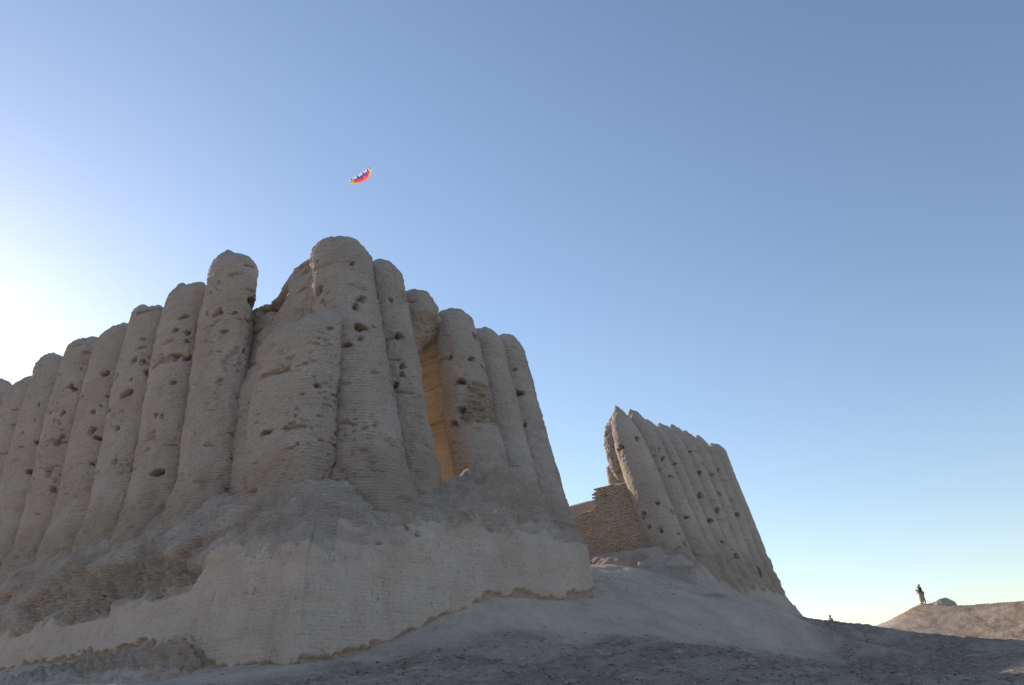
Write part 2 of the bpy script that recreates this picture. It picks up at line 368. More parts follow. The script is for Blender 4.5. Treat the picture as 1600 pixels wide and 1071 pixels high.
# ------------------------------------------------------------------ ground
def pt(s, o):           # plan position: s along R, o along L, from the platform corner
    p = Q + RD * s + LD * o
    return p[0], p[1]
CTRL = [(0, 0, 0.0), (-12, -8, -.2), (12, -8, -.3), (0, 9, .85), (-10, 8, 1.1), (12, 8, .5), (-5.3, 19.3, 2.22), (-.5, 20, 2.0), (5.4, 19.3, 1.68), (9.9, 17.4, 1.42), (16, 14, 1.0),
        (-10.8, 20.0, 2.5), (-16, 25.3, 2.75), (-24, 30, 3.0), (-34, 40, 3.2), (1.7, 30, 3.55), (4.0, 29.7, 3.4), (11.5, 38, 3.65), (18, 41.5, 3.15), (24, 40, 2.9), (30, 36, 2.4), (24, 24, 1.4), (30, 10, .8), (-30, 15, 2.4), (-25, -5, 0), (30, -15, -.5),
        (14.7, 42.5, 4.35), (21.6, 62.4, 5.7), (24.5, 66.5, 5.5), (26.4, 71.3, 5.5), (30.9, 76.0, 6.25), (34.1, 79.0, 6.8), (36.6, 80.0, 7.7), (38.6, 79.1, 8.5), (39.8, 78.5, 8.1), (40.7, 76.9, 7.85), (43.0, 74.5, 7.7), (44.1, 72.6, 7.6), (45.4, 70.7, 7.75), (52, 62, 7.4),
        (18.2, 35.6, 2.4), (22, 54, 4.5), (28.3, 64.0, 4.6), (33.0, 59.4, 4.0), (31.6, 71.3, 5.5), (37.2, 66.3, 5.3), (42, 55, 4.6), (30.4, 83.5, 5.8), (40, 90, 5.6), (50, 82, 5.6), (20, 84, 5.2), (27, 92, 5.0), (62, 70, 5.5)]
for s, z in ((-.6, 2.75), (0, 2.85), (2.2, 3.16), (3, 3.44), (5.5, 4.2), (8.6, 5.06), (9.8, 5.18), (12.3, 5.21), (16.3, 5.62)):
    CTRL.append((*pt(s, -.15), z))
for s, o, z in ((19, -.5, 5.95), (22, 3, 7.5), (24, 1, 7.0), (26, 4, 8.3), (30, 6.5, 9.25), (29.5, 9, 9.45), (24, 8, 9.0), (20, 7, 8.6), (27, -.6, 6.75), (32, -.8, 6.2), (38, -.8, 5.9), (44.5, -.6, 5.65), (49, 2, 5.6), (24, -5, 4.9), (36, -6, 4.7), (22, 14, 9.6), (34, 14, 9.6), (46, 14, 8), (10, 12, 9)):
    CTRL.append((*pt(s, o), z))
for o, w, z in ((6, -1.6, 2.75), (12, -2.8, 2.9), (20, -3.2, 3.1), (30, -3.5, 3.2), (40, -3.5, 3.2)):
    p = Q + LD * o + RD * w
    CTRL.append((p[0], p[1], z))
CT = np.array(CTRL, float)

def tps_fit(c):
    n = len(c); r2 = ((c[:, None, :2] - c[None, :, :2]) ** 2).sum(-1)
    Kk = 0.5 * r2 * np.log(r2 + 1e-9); Kk[np.diag_indices(n)] = 0.4
    A = np.zeros((n + 3, n + 3)); A[:n, :n] = Kk; A[:n, n] = 1; A[:n, n + 1:] = c[:, :2]; A[n, :n] = 1; A[n + 1:, :n] = c[:, :2].T
    return np.linalg.solve(A, np.concatenate([c[:, 2], np.zeros(3)]))
TW = tps_fit(CT)
def ground_raw(x, y):
    out = np.empty(len(x))
    for i in range(0, len(x), 40000):
        a, b = x[i:i + 40000], y[i:i + 40000]
        r2 = (a[:, None] - CT[None, :, 0]) ** 2 + (b[:, None] - CT[None, :, 1]) ** 2
        out[i:i + 40000] = (0.5 * r2 * np.log(r2 + 1e-9)) @ TW[:-3] + TW[-3] + TW[-2] * a + TW[-1] * b
    r = np.hypot(x - 5, y - 30)
    far = 2.0 + 0 * x
    k = sstep(75, 140, r)
    return np.clip(out, -3, 11) * (1 - k) + far * k
def ground_z(x, y):
    x = np.atleast_1d(np.asarray(x, float)); y = np.atleast_1d(np.asarray(y, float))
    z = ground_raw(x, y)
    p = np.stack([x, y, 0 * x], -1)
    z += 0.10 * fbm(p / 3.0, 3, 70) + 0.05 * fbm(p / 0.7, 3, 75)
    return z

def build_ground():
    ang = np.concatenate([np.linspace(-180, -46, 60, endpoint=False), np.linspace(-46, 46, 520, endpoint=False), np.linspace(46, 180, 60)])
    ang = np.radians(ang)
    rad = np.concatenate([[0.05], np.geomspace(1.2, 13, 40, endpoint=False), np.geomspace(13, 110, 320, endpoint=False), np.geomspace(110, 9000, 40)])
    A, Rr = np.meshgrid(ang, rad)
    x = (Rr * np.sin(A)).ravel(); y = (Rr * np.cos(A)).ravel()
    z = ground_raw(x, y)
    p = np.stack([x, y, z], -1)
    near = 1 - sstep(110, 220, np.hypot(x, y))
    # washed pale silt along the foot of the walls, darker crusted ground with low dry growth further out
    rel = p - Q; s = rel @ RD; o = rel @ LD
    foot = -o                                                     # distance out from the right face
    wob = 3.0 * fbm(p / 6.0, 3, 80) + 1.2 * fbm(p / 1.6, 2, 81)
    lim = np.interp(s, [-12, 0, 8, 16, 24, 34, 44, 60], [0.4, 0.7, 2.4, 4.6, 6.0, 3.4, 0.6, 0.2])
    crust = sstep(-1.0, 1.6, foot - lim + wob)
    st = fbm(np.stack([(p @ RD) / 4.2, (p @ LD) / 1.4, z], -1), 4, 85)
    fine_st = fbm(np.stack([(p @ RD) / 1.5, (p @ LD) / .5, z], -1), 3, 87)
    crust = np.clip(crust * (.6 + .4 * sstep(-0.35, 0.2, st + .6 * fine_st)), 0, 1)
    gully = np.exp(-((foot - (1.6 + 0.10 * (s - 26))) / 0.55) ** 2) * sstep(23, 26, s) * (1 - sstep(36, 40, s)) * sstep(-.5, .3, st + .2)
    crust = np.maximum(crust, gully)
    lum = 0.10 * fbm(p / 3.0, 3, 70) + 0.05 * fbm(p / 0.7, 3, 75) + (0.03 + 0.05 * crust) * noise(p / 0.28, 78) + crust * 0.05 * fbm(p / 0.5, 2, 79)
    z = z + lum * near - 0.16 * gully
    P = np.stack([x, y, z], -1).reshape(len(rad), len(ang), 3)[:, ::-1]
    me = grid_mesh("ground", P, False, {"crust": crust.reshape(len(rad), len(ang))[:, ::-1]})
    m = bpy.data.materials.new("dusty_ground")
    nt, N, K, bs = nodes_of(m)
    bs.inputs["Roughness"].default_value = 1.0; bs.inputs["Specular IOR Level"].default_value = 0.1
    geo = N.new("ShaderNodeNewGeometry")
    at = N.new("ShaderNodeAttribute"); at.attribute_name = "crust"
    def tex(sc_, det, vec=None, rough=.65):
        t = N.new("ShaderNodeTexNoise"); t.inputs["Scale"].default_value = sc_; t.inputs["Detail"].default_value = det; t.inputs["Roughness"].default_value = rough
        K.new(vec or geo.outputs["Position"], t.inputs["Vector"]); return t.outputs[0]
    def rng(a, lo, hi, t0=0, t1=1):
        r = N.new("ShaderNodeMapRange"); r.inputs[1].default_value = lo; r.inputs[2].default_value = hi; r.inputs[3].default_value = t0; r.inputs[4].default_value = t1
        K.new(a, r.inputs[0]); return r.outputs[0]
    def mul(a, b):
        x_ = N.new("ShaderNodeMath"); x_.operation = 'MULTIPLY'
        for so, v in ((x_.inputs[0], a), (x_.inputs[1], b)):
            if isinstance(v, float): so.default_value = v
            else: K.new(v, so)
        return x_.outputs[0]
    def mix(f, a, b):
        x_ = N.new("ShaderNodeMix"); x_.data_type = 'RGBA'
        for so, v in ((x_.inputs[0], f), (x_.inputs[6], a), (x_.inputs[7], b)):
            if isinstance(v, float): so.default_value = v
            elif isinstance(v, tuple): so.default_value = (*v, 1)
            else: K.new(v, so)
        return x_.outputs[2]
    n1 = tex(0.6, 6); n2 = tex(4.5, 6); n3 = tex(22, 4)
    silt = mix(rng(n1, .35, .68), (0.58, 0.47, 0.385), (0.45, 0.355, 0.285))
    cru = mix(rng(n2, .36, .62), (0.16, 0.112, 0.08), (0.34, 0.245, 0.18))
    c = mix(mul(at.outputs["Fac"], rng(n2, .30, .52)), silt, cru)
    c2 = mix(mul(rng(n3, .5, .75), .5), c, (0.14, 0.12, 0.10))
    K.new(c2, bs.inputs["Base Color"])
    b1 = N.new("ShaderNodeBump"); b1.inputs["Distance"].default_value = .10; K.new(n2, b1.inputs["Height"])
    b2 = N.new("ShaderNodeBump"); b2.inputs["Distance"].default_value = .04; K.new(n3, b2.inputs["Height"]); K.new(b1.outputs[0], b2.inputs["Normal"])
    K.new(b2.outputs[0], bs.inputs["Normal"])
    o_ = link("ground", me, m)
    tag(o_, kind="structure")
    return o_, m, P.reshape(-1, 3), crust.reshape(len(rad), len(ang))[:, ::-1].ravel()
ground, M_GROUND, GP, GC = build_ground()

# ------------------------------------------------------------------ platforms: a profile swept round three sides
def softplus(x, k): return k * np.logaddexp(0, x / k)

def platform(name, parent, keys, uu, ue, segs, mat, seed, origin, soft=0.03, end_in=0.8, rough=None, slope_mat=None):
    """keys(u) -> list of (w, z) arrays along the profile, outside foot to inner floor"""
    kz = keys(uu)
    W = []; Z = []; SG = []
    for i, n in enumerate(segs):
        t = np.linspace(0, 1, n, endpoint=(i == len(segs) - 1))
        (w0, z0), (w1, z1) = kz[i], kz[i + 1]
        W.append(w0[None] + (w1 - w0)[None] * t[:, None]); Z.append(z0[None] + (z1 - z0)[None] * t[:, None]); SG.append(i + t)
    W = np.concatenate(W); Z = np.concatenate(Z); SG = np.concatenate(SG)
    U = np.repeat(uu[None], len(W), 0)
    k = soft + 0.35 * np.clip(W - .38, 0, 1.5)
    lft = softplus(-U, k); rgt = softplus(U - ue, k)
    t = np.clip(U + lft - rgt, 0, None) if False else U + lft - rgt
    tn = np.clip(t / ue, 0, 1)
    rr = t + W * (1 - tn) + end_in * W * tn
    ll = lft + rgt + W
    P = origin + ll[..., None] * LD + rr[..., None] * RD + Z[..., None] * UP
    du = np.gradient(P, axis=1); dv = np.gradient(P, axis=0)
    Nn = np.cross(du, dv); Nn /= np.maximum(np.linalg.norm(Nn, axis=-1, keepdims=True), 1e-9)
    V = P.reshape(-1, 3)
    d, ero = rough(V, U.ravel(), np.repeat(SG[:, None], len(uu), 1).ravel(), Z.ravel(), W.ravel())
    V = V + d[:, None] * Nn.reshape(-1, 3)
    S2 = np.repeat(SG[:, None], len(uu), 1) + (.35 * fbm(V / .9, 3, seed + 70, .6)).reshape(P.shape[:2])
    coat = np.where(U < 1.0, 1 - sstep(2.85, 3.1, S2), 1 - sstep(2.6, 4.1, S2))
    me = grid_mesh(name, V.reshape(P.shape), False, {"ero": ero, "coat": coat})
    o = link(name, me, mat, parent)
    if slope_mat is not None:
        me.materials.append(slope_mat)
        lim = np.where(U < 1.0, 3.05, 3.5)
        me.polygons.foreach_set("material_index", ((S2 * np.where(U < 1.0, 1, 1.0) + np.where(U < 1.0, 0, .9) * (S2 - np.repeat(SG[:, None], len(uu), 1))) > lim)[:-1, :-1].astype(np.int32).ravel())
    return o

# ---- near fortress
near = thing("mudbrick_fortress", "huge ruined fortress corner of fluted mudbrick columns on a plastered platform, nearest the camera", "fortress",
             (Q[0], Q[1], 2.85))
def keep(o):            # parent without moving
    o.matrix_parent_inverse = o.parent.matrix_world.inverted(); return o
bpy.context.view_layer.update()

UE = 15.9
def near_keys(u):
    l = np.clip(-u, 0, None); r = np.clip(u, 0, UE)
    left = u < 0
    zfoot = np.where(left, np.interp(l, [0, 4, 6, 12, 20, 46], [2.2, 2.1, 2.2, 2.5, 2.6, 2.6]), np.interp(r, [0, 2.2, 3, 5.5, 8.6, 12.3, UE], [2.2, 2.5, 2.8, 3.5, 4.4, 4.5, 4.9]))
    wfoot = np.where(left, np.interp(l, [0, 3.4, 6, 12, 20, 46], [-.12, -.25, -1.6, -3.0, -3.6, -3.6]), -.12)
    zb = np.where(left, np.interp(l, [0, 2.5, 4.3, 5.7, 11.5, 20, 46], [2.6, 2.7, 3.0, 4.15, 4.0, 3.95, 3.9]), zfoot + .35)
    zb2 = zb + .04
    wb = np.where(left, np.interp(l, [0, 4, 6, 46], [-.1, -.12, -.16, -.2]), -.1)
    wb2 = np.where(left, np.interp(l, [0, 4.5, 6, 46], [-.08, -.10, -.02, -.02]), -.08)
    ze = np.where(left, np.interp(l, [0, .7, 3, 5.4, 6.4, 12, 22, 46], [6.2, 6.25, 6.75, 6.9, 5.9, 5.6, 5.6, 5.7]), np.interp(r, [0, 1.3, 3.5, 6.7, 10.5, UE], [6.2, 6.4, 6.7, 7.5, 8.0, 8.15]))
    we = np.where(left, .35, .4)
    w3 = np.where(left, np.interp(l, [0, 3, 6, 46], [1.1, 1.0, 1.1, 1.1]), np.interp(r, [0, 2, 10, UE], [1.1, 1.0, .95, 1.3]))
    z3 = np.where(left, np.interp(l, [0, 3, 7, 46], [7.6, 8.0, 8.0, 8.1]), np.interp(r, [0, 2, 8, 12, UE], [7.6, 7.5, 9.2, 8.9, 8.4]))
    w4 = np.where(left, np.interp(l, [0, 3, 8, 46], [1.9, 2.0, 2.9, 2.9]), np.interp(r, [0, 3, 8, 12, UE], [1.9, 2.0, 2.1, 2.1, 2.2]))
    z4 = np.where(left, np.interp(l, [0, 3, 7, 10, 46], [9.0, 9.3, 10.0, 10.3, 10.6]), np.interp(r, [0, 2.5, 5, 7.5, 9.2, 11.2, 13, 15, UE], [9.0, 9.0, 9.4, 10.5, 11.6, 11.6, 10.6, 9.7, 8.9]))
    w5 = w4 + 1.6; z5 = z4 + .35
    return [(wfoot, zfoot), (wb, zb), (wb2, zb2), (we, ze), (w3, z3), (w4, z4), (w5, z5), (w5 + 12, np.full_like(u, 10.6))]

def near_rough(V, u, sg, z, w):
    seed = 300
    l = -u
    d = 0.06 * fbm(V / 1.8, 2, seed) + 0.014 * fbm(V / .35, 3, seed + 1)
    ero = np.zeros(len(V))
    # plaster coat: stands proud, torn away along its lower edge
    tal = sstep(2.85, 3.15, sg + .25 * fbm(V / 1.2, 2, seed + 2))                                         # above the plaster: loose weathered slope
    up = sstep(3.6, 4.2, sg)
    d += tal * (0.18 * fbm(V / 1.1, 3, seed + 3) + (.08 + .05 * up) * fbm(V * np.array([1, 1, 1.6]) / .34, 3, seed + 4, .65) + .035 * noise(V / .12, seed + 5))
    # torn pits in the left slope
    n1 = fbm(V * np.array([.35, .35, .9]), 3, seed + 7)
    zone = (u < -5.2) * sstep(2.85, 3.0, sg) * (1 - sstep(3.6, 4.3, sg))
    pit = zone * sstep(-.12, .22, n1 + .35 * np.exp(-((l - 8.5) / 2.2) ** 2) + .35 * np.exp(-((l - 16.5) / 3.0) ** 2) - .15)
    rub = 1.5 * fbm(V * np.array([1, 1, 1.5]) / .40, 3, seed + 9, .65) + .35 * (1 - 2 * np.abs(noise(V / .3, seed + 10)))
    d += pit * (-.30 + .30 * rub)
    ero = np.maximum(ero, pit * .38)
    # crumbling upper slope, patches
    n2 = fbm(V / 1.4, 3, seed + 11)
    pat = tal * sstep(-.05, .3, n2)
    ero = np.maximum(ero, tal * (.26 + .9 * fbm(V * np.array([.6, .6, 2.2]), 3, seed + 12)))
    d += pat * (.13 * rub - .06); ero = np.maximum(ero, .5 * pat)
    # rubble below the coat on the left
    low = (u < -3.4) * (1 - sstep(.9, 1.02, sg))
    d += low * (.22 * rub + .12 * fbm(V / .9, 2, seed + 14)); ero = np.maximum(ero, low * sstep(-.1, .4, rub) * .5)
    # undercut strip along the ground line
    edge = z - np.where(u < 0, np.interp(l, [0, 4, 6, 46], [2.95, 3.15, 4.2, 4.05]), np.interp(u, [0, 2.2, 3, 5.5, 8.6, 9.8, 12.3, UE], [2.98, 3.28, 3.6, 4.38, 5.35, 5.62, 5.62, 5.95]))
    rag = edge + .30 * fbm(V / .7, 3, seed + 16, .65) + .10 * noise(V / .16, seed + 17)
    cut = (1 - sstep(-.03, .03, rag)) * (sg < 3) * (sg > .5)
    d += cut * (-.13 + .10 * fbm(V / .2, 2, seed + 18)); ero = np.maximum(ero, .9 * cut)
    hd = carve(V, seed); d -= hd; ero = np.maximum(ero, np.clip(2.2 * hd, 0, 1))
    return d, ero
uu = np.concatenate([np.linspace(-46, -22, 160, endpoint=False), np.linspace(-22, -2, 260, endpoint=False), np.linspace(-2, 1.5, 80, endpoint=False), np.linspace(1.5, UE + .6, 210, endpoint=False), np.linspace(UE + .6, UE + 10, 30)])
keep(platform("platform", near, near_keys, uu, UE, (30, 2, 62, 34, 34, 10, 6), M_PLASTER, 300, Q, rough=near_rough, slope_mat=M_MUD))

for i, (sb, st_, ins, zt, r) in enumerate(LEFT_COLS):
    rows = [(6.8, sb, ins + .6, r * .9, .8), (8.3, sb, ins + .05, r * .97, 1.5), (9.0, sb, ins - .1, r * .98, 1.6), (10.0, sb, ins - .1, r * .97, 1.4), (11.2, sb, ins - .05, r * .95, 1.12), (12.6, sb + (st_ - sb) * .25, ins, r * .93, 1.0), (zt - 4, sb + (st_ - sb) * .8, ins + .1, r * .90, .92), (zt, st_, ins + .3, r * .82, .8)]
    rc = random.Random(900 + i); ta, tb, tc = rc.uniform(-.28, .28), rc.uniform(-.2, .4), rc.uniform(0, .5)
    crown = lambda t, n, c=st_, zt=zt: zt + ta * (t - c) + tb * (n - 3.6) - tc * sstep(.2, .9, np.abs(t - c - .5))
    keep(loft("column", near, rows, LD, RD, 96, 260, M_MUD, 100 + i * 7, foot=10.2, dome=rc.uniform(.6, 1.2), top=crown, slots=rc.uniform(.3, 1.2), pits=rc.uniform(.3, 1.2), gully=rc.uniform(.4, 1)))

for i, (sb, st_, ob, ot, zb, zt, r) in enumerate(RIGHT_COLS):
    zlo = zb if i != 2 else zb
    f = lambda z: (z - 9.6) / (zt - 9.6)
    mid = (zb + zt) / 2
    rows = [(z, sb + (st_ - sb) * f(z), ob + (ot - ob) * f(z), r * k, r * k) for z, k in (((zb - 2.2, .5), (zb - .9, 1.0), (zb - .2, 1.28), (zb + .6, 1.36), (zb + 1.6, 1.25), (zb + 3.0, 1.08), (mid, 1.0), (zt, .86)) if i != 2 else ((zb - 1.2, .88), (zb - .4, .92), (zb + .5, .95), (zt, .86)))]
    if i == 2: rows = [(z, a, b + 1.0 * max(0, zb + .5 - z), c, d) for z, a, b, c, d in rows]
    br = None
    if i == 3:
        c = Q + RD * 12.2 + LD * (3.2 + .35 * 2.5 - 1.3)
        br = [(c[0], c[1], 14.9, 1.7, 1.3)]
    keep(loft("column", near, rows, RD, LD, 84, 250 if i != 2 else 70, M_MUD, 200 + i * 7, foot=zb + 1.6 if i != 2 else None, dome=(1.3, 1.0, .9, .8, 1.1, 1.2)[i], bricks=br, slots=(.6, .9, 1.6, .7, .35, .5)[i], pits=(1.2, .7, 1.6, .8, .35, .5)[i], gully=.7, strength=(1, 1, 2.2, 1, 1, 1)[i]))

# walls behind the columns
def lw_top(t, n): return 20.6 + .35 * np.sin(t * 1.3) + .3 * np.sin(t * .47 + 1)
keep(loft("wall", near, [(7, 28.6, 5.0, 15.3, 1.6), (24, 28.6, 5.3, 15.3, 1.3)], LD, RD, 500, 110, M_MUD, 400, expo=12, top=lw_top, dome=.5))
f2 = lambda z: (z - 9.6) / 12.
TS = RD * .82 + LD * .57; NS = RD * -.57 + LD * .82
keep(loft("wall", near, [(z, 8.58 + 1.31 * f2(z), .86 + 1.89 * f2(z), 1.55, 1.7 - .2 * f2(z)) for z in (7, 19.8)], TS, NS, 200, 150, M_FRESH, 410, expo=6, dome=.6))  # hidden jamb block, splayed to catch the sun and bounce it into the breach
cB = Q + RD * 11.6 + LD * 5.0
keep(loft("wall", near, [(z, 14.9 + .3 * f2(z), 5.9 + 2.3 * f2(z), 3.35, 2.55 - .4 * f2(z)) for z in (7, 19.6)], RD, LD, 260, 170, M_FRESH, 420, expo=9, dome=.6,
          bricks=[(cB[0], cB[1], 15.6, 2.2, 2.8)]))
keep(loft("wall", near, [(z, 10.3 + .2 * f2(z), 5.1 + 2.3 * f2(z), 2.2, k) for z, k in ((18.6, .2), (18.9, 1.0), (19.3, 1.35), (20.2, 1.2))], RD, LD, 140, 50, M_MUD, 430, expo=8, dome=.5))
def rw_top(t, n): return 19.6 + .5 * np.sin(t * .9) + .4 * np.sin(t * 2.3 + 1)
keep(loft("wall", near, [(8, 20.0, 37, 8.0, 1.8), (21, 20.0, 37, 8.0, 1.2)], RD, LD, 140, 60, M_MUD, 470, expo=10, top=rw_top, dome=.8))  # unseen rear wall piece, added and sized to stop sun through the gap
# worn corner block in front of the two towers, and the broken stub and saddle behind it
def bt_top(t, n): return 16.6 + .50 * (n - 2.9) - .05 * np.clip(t - 4.6, 0, 9) - .12 * np.clip(4.0 - t, 0, 9) + .12 * np.sin(t * 2.3)
keep(loft("corner_block", near, [(7.5, 5.0, 2.7, 2.3, 1.3), (9.5, 5.0, 2.7, 2.1, 1.1), (12, 5.05, 2.75, 2.0, 1.0), (17.6, 5.15, 2.95, 1.95, .95)], LD, RD, 200, 220, M_MUD, 440, expo=3.8, top=bt_top, dome=1.0, point=.8, foot=9.0))
def sd_top(t, n): return np.interp(t, [4.5, 6, 7.2, 8.2, 8.6, 9.3, 10, 10.7, 11.5], [21.7, 21.6, 21.4, 21.2, 20.7, 20.2, 20.1, 20.2, 20.3])
keep(loft("wall", near, [(8, 8.7, 4.7, 4.2, 1.7), (16.5, 8.7, 5.0, 4.1, 1.6), (18.5, 8.7, 5.45, 4.1, 1.4), (22.5, 8.7, 5.6, 4.0, 1.25)], LD, RD, 300, 200, M_MUD, 450, expo=4, top=sd_top, dome=.7, strength=1.6))

# ---- far block
far = thing("ruined_fortress_wall", "tall leaning fin of fluted mudbrick wall with pointed tops, beyond the gap", "fortress wall", (*pt(36, 3), 6.0))
bpy.context.view_layer.update()
QF = Q + RD * 27.6
UF = 17.9
def far_keys(u):
    l = np.clip(-u, 0, None); r = np.clip(u, 0, UF); left = u < 0
    zf = np.where(left, np.interp(l, [0, 3, 8], [6.3, 7.4, 8.8]), np.interp(r, [0, 5, 17], [6.2, 5.6, 5.0]))
    a = np.zeros_like(u)
    w1 = a + .25; z1 = zf + .6
    w2 = np.where(left, .7, 1.1); z2 = np.where(left, np.interp(l, [0, 8], [8.3, 9.5]), np.interp(r, [0, 4, 17], [7.9, 7.5, 7.3]))
    w3 = np.where(left, 1.7, 2.25); z3 = np.where(left, np.interp(l, [0, 8], [9.9, 10.3]), np.interp(r, [0, 3, 17], [9.9, 9.3, 9.6]))
    return [(a - .1, zf), (w1, z1), (w2, z2), (w3, z3), (w3 + 1.2, z3 + .3), (w3 + 6, z3 + .3)]
def far_rough(V, u, sg, z, w):
    d = .12 * fbm(V / 1.6, 3, 500) + .05 * fbm(V / .35, 3, 501)
    n2 = fbm(V / 1.3, 3, 502); p = sstep(.1, .4, n2 + .25 * (u < 1.0)) * sstep(1.2, 2.2, sg)
    d += p * (.2 * fbm(V / .35, 3, 504) - .08)
    hd = carve(V, 505); d -= hd
    return d, np.clip(.6 * p + 2 * hd, 0, 1)
uf = np.concatenate([np.linspace(-8, -.8, 70, endpoint=False), np.linspace(-.8, .8, 30, endpoint=False), np.linspace(.8, UF + 1, 170, endpoint=False), np.linspace(UF + 1, UF + 9, 40)])
keep(platform("platform", far, far_keys, uf, UF, (8, 24, 30, 8, 4), M_FAR, 500, QF, soft=.35, end_in=-.15, rough=far_rough))
for i, (sb, st_, ob, ot, zb, zt, r) in enumerate(FAR_COLS):
    f = lambda z: (z - 9.6) / (zt - 9.6)
    kt = .6 if i == 0 else (.66 if i < 7 else .85)
    rows = [(z, sb + (st_ - sb) * f(z), ob + (ot - ob) * f(z), r * k * .95, r * k * (1.0 if i == 0 else 1.3)) for z, k in ((zb - 1.6, .5), (zb - .4, .95), (zb + .4, 1.15), (9.4, 1.12), (11, .98), ((zb + zt) / 2, .94), (zt - 3, .86), (zt, kt))]
    rc = random.Random(40 + i)
    keep(loft("column", far, rows, RD, LD, 72, 200, M_FAR, 520 + i * 7, foot=9.4, dome=rc.uniform(2.0, 2.5) if i < 7 else 1.0, point=rc.uniform(1.35, 1.6) if i < 7 else .9, slots=rc.uniform(.2, .8), pits=rc.uniform(.3, 1), strength=.65))
def fw_top(t, n): return 16.6 + .25 * np.sin(t * 2.9) + 0 * n
f3 = lambda z: (z - 9.6) / 11.
keep(loft("wall", far, [(z, 37.2 + .5 * f3(z), 5.4 + 1.5 * f3(z), 6.3 + .9 * f3(z), max(2.4 - 1.6 * f3(z), .6)) for z in (7, 10, 13, 16, 18.2)], RD, LD, 420, 150, M_FAR, 590, expo=9, top=fw_top, dome=.8))
# broken end of the wall: overhanging above, cut back below
keep(loft("wall_end", far, [(7.5, 31.3, 5, 1.7, 2.6), (10, 31.4, 5.0, 1.4, 1.9), (13, 31.4, 5.3, 1.2, 1.6), (14.8, 31.4, 5.6, .95, 1.2), (16.2, 31.0, 5.9, 1.05, 1.3), (17.6, 30.75, 6., 1.1, 1.2), (18.7, 30.6, 6., .9, .9), (19.9, 30.5, 5.9, .6, .5)], RD, LD, 120, 210, M_FAR, 600, expo=3.0, dome=1.4, foot=9.0))

# brick wall running back from the gap: every brick laid, joined as one part
def brick_sheet(name, parent, s, o0, o1, z0, topf, seed, mat, bl=.34, bh=.112, miss=.03):
    rng = random.Random(seed)
    V = []; Fc = []; 
    zc = z0; r = 0
    while zc < 15.4:
        oc = o0 - (bl / 2 if r % 2 else 0)
        while oc < o1:
            L_ = bl * rng.uniform(.9, 1.0)
            if zc + bh < topf(oc + bl / 2) and rng.random() > miss and oc + L_ > o0:
                pr = rng.gauss(0, .016); a = max(oc, o0); b = oc + L_ - .034 - (rng.random() < .10) * .08; h = bh - .016 - (rng.random() < .10) * .04
                n0 = len(V)
                for (oo, zz, ss) in ((a, zc, 0), (b, zc, 0), (b, zc + h, 0), (a, zc + h, 0), (a, zc, 1), (b, zc, 1), (b, zc + h, 1), (a, zc + h, 1)):
                    j = lambda q: rng.uniform(-q, q)
                    p = Q + LD * (oo + j(.008)) + RD * (s + pr + (ss * .25) + j(.008)) + UP * (zz + j(.006))
                    V.append(tuple(p))
                for q in ((0, 1, 2, 3), (0, 4, 5, 1), (1, 5, 6, 2), (2, 6, 7, 3), (3, 7, 4, 0)): Fc.append(tuple(n0 + k for k in q))
            oc += bl
        zc += bh; r += 1
    me = bpy.data.meshes.new(name); me.from_pydata(V, [], Fc); me.update()
    o = link(name, me, mat, parent); o["kind"] = "stuff"
    return o
brick_wall = thing("brick_wall", "pitted brick wall with stepped top running back inside the gap between the fortress blocks", "brick wall", (*pt(30, 8), 9.0))
bpy.context.view_layer.update()
bw_top = lambda o: float(np.interp(o, [4, 8.3, 8.35, 9.9, 10.6, 12], [14.55, 14.8, 13.35, 13.25, 12.5, 12.1]))
keep(brick_sheet("bricks", brick_wall, 30.0, 4.4, 13.0, 8.2, bw_top, 5, M_BRICK))
def bk_top(t, n): return np.interp(t, [4, 8.3, 8.4, 9.9, 10.6, 12, 14], [14.6, 14.85, 13.4, 13.3, 12.55, 12.1, 11.8])
keep(loft("core", brick_wall, [(8, 8.7, 30.585, 4.35, .5), (15.2, 8.7, 30.585, 4.35, .5)], LD, RD, 300, 90, M_BRICK, 640, expo=14, top=bk_top, dome=.12, strength=.15, slots=.3, pits=.3))
back_wall = thing("plastered_wall", "low plastered earth wall standing behind the pitted brick wall in the gap", "wall", (*pt(34, 12), 9.0))
bpy.context.view_layer.update()
def pw_top(t, n): return np.interp(t, [8, 10, 14, 18], [15.35, 15.25, 15.1, 14.8])
keep(loft("core", back_wall, [(8, 13.5, 34.6, 5.0, .6), (15.6, 13.5, 34.6, 5.0, .5)], LD, RD, 240, 90, M_FAR, 650, expo=10, top=pw_top, dome=.3, strength=.5, slots=.2, pits=.2))

# ------------------------------------------------------------------ earth lump on the mound
def lump(name, label, cx, cy, rx, ry, h, seed):
    n, m = 48, 20
    th = np.linspace(0, 2 * math.pi, n, endpoint=False); ph = np.linspace(-.35, math.pi / 2, m)
    X = cx + rx * np.cos(ph)[:, None] * np.cos(th)[None]; Y = cy + ry * np.cos(ph)[:, None] * np.sin(th)[None]
    g0 = float(ground_z(cx, cy)[0])
    Z = g0 - .12 + np.where(ph > 0, (h + .12) * np.sin(ph), ph * 1.6)[:, None] * np.ones(n)[None]
    P = np.stack([X, Y, Z], -1); V = P.reshape(-1, 3)
    c = np.array([cx, cy, g0 - .2]); nn = V - c; nn /= np.linalg.norm(nn, axis=1, keepdims=True)
    V = V + nn * (.16 * fbm(V / .8, 3, seed) + .05 * noise(V / .2, seed + 3))[:, None]
    o = link(name, grid_mesh(name, V.reshape(m, n, 3), True, {"ero": np.zeros(len(V))}), M_FAR)
    tag(o, label, "earth mound", kind="thing")
lump("earth_hummock", "rounded lump of eroded earth on the mound beside the standing couple", 39.75, 77.9, 1.05, .9, .62, 710)

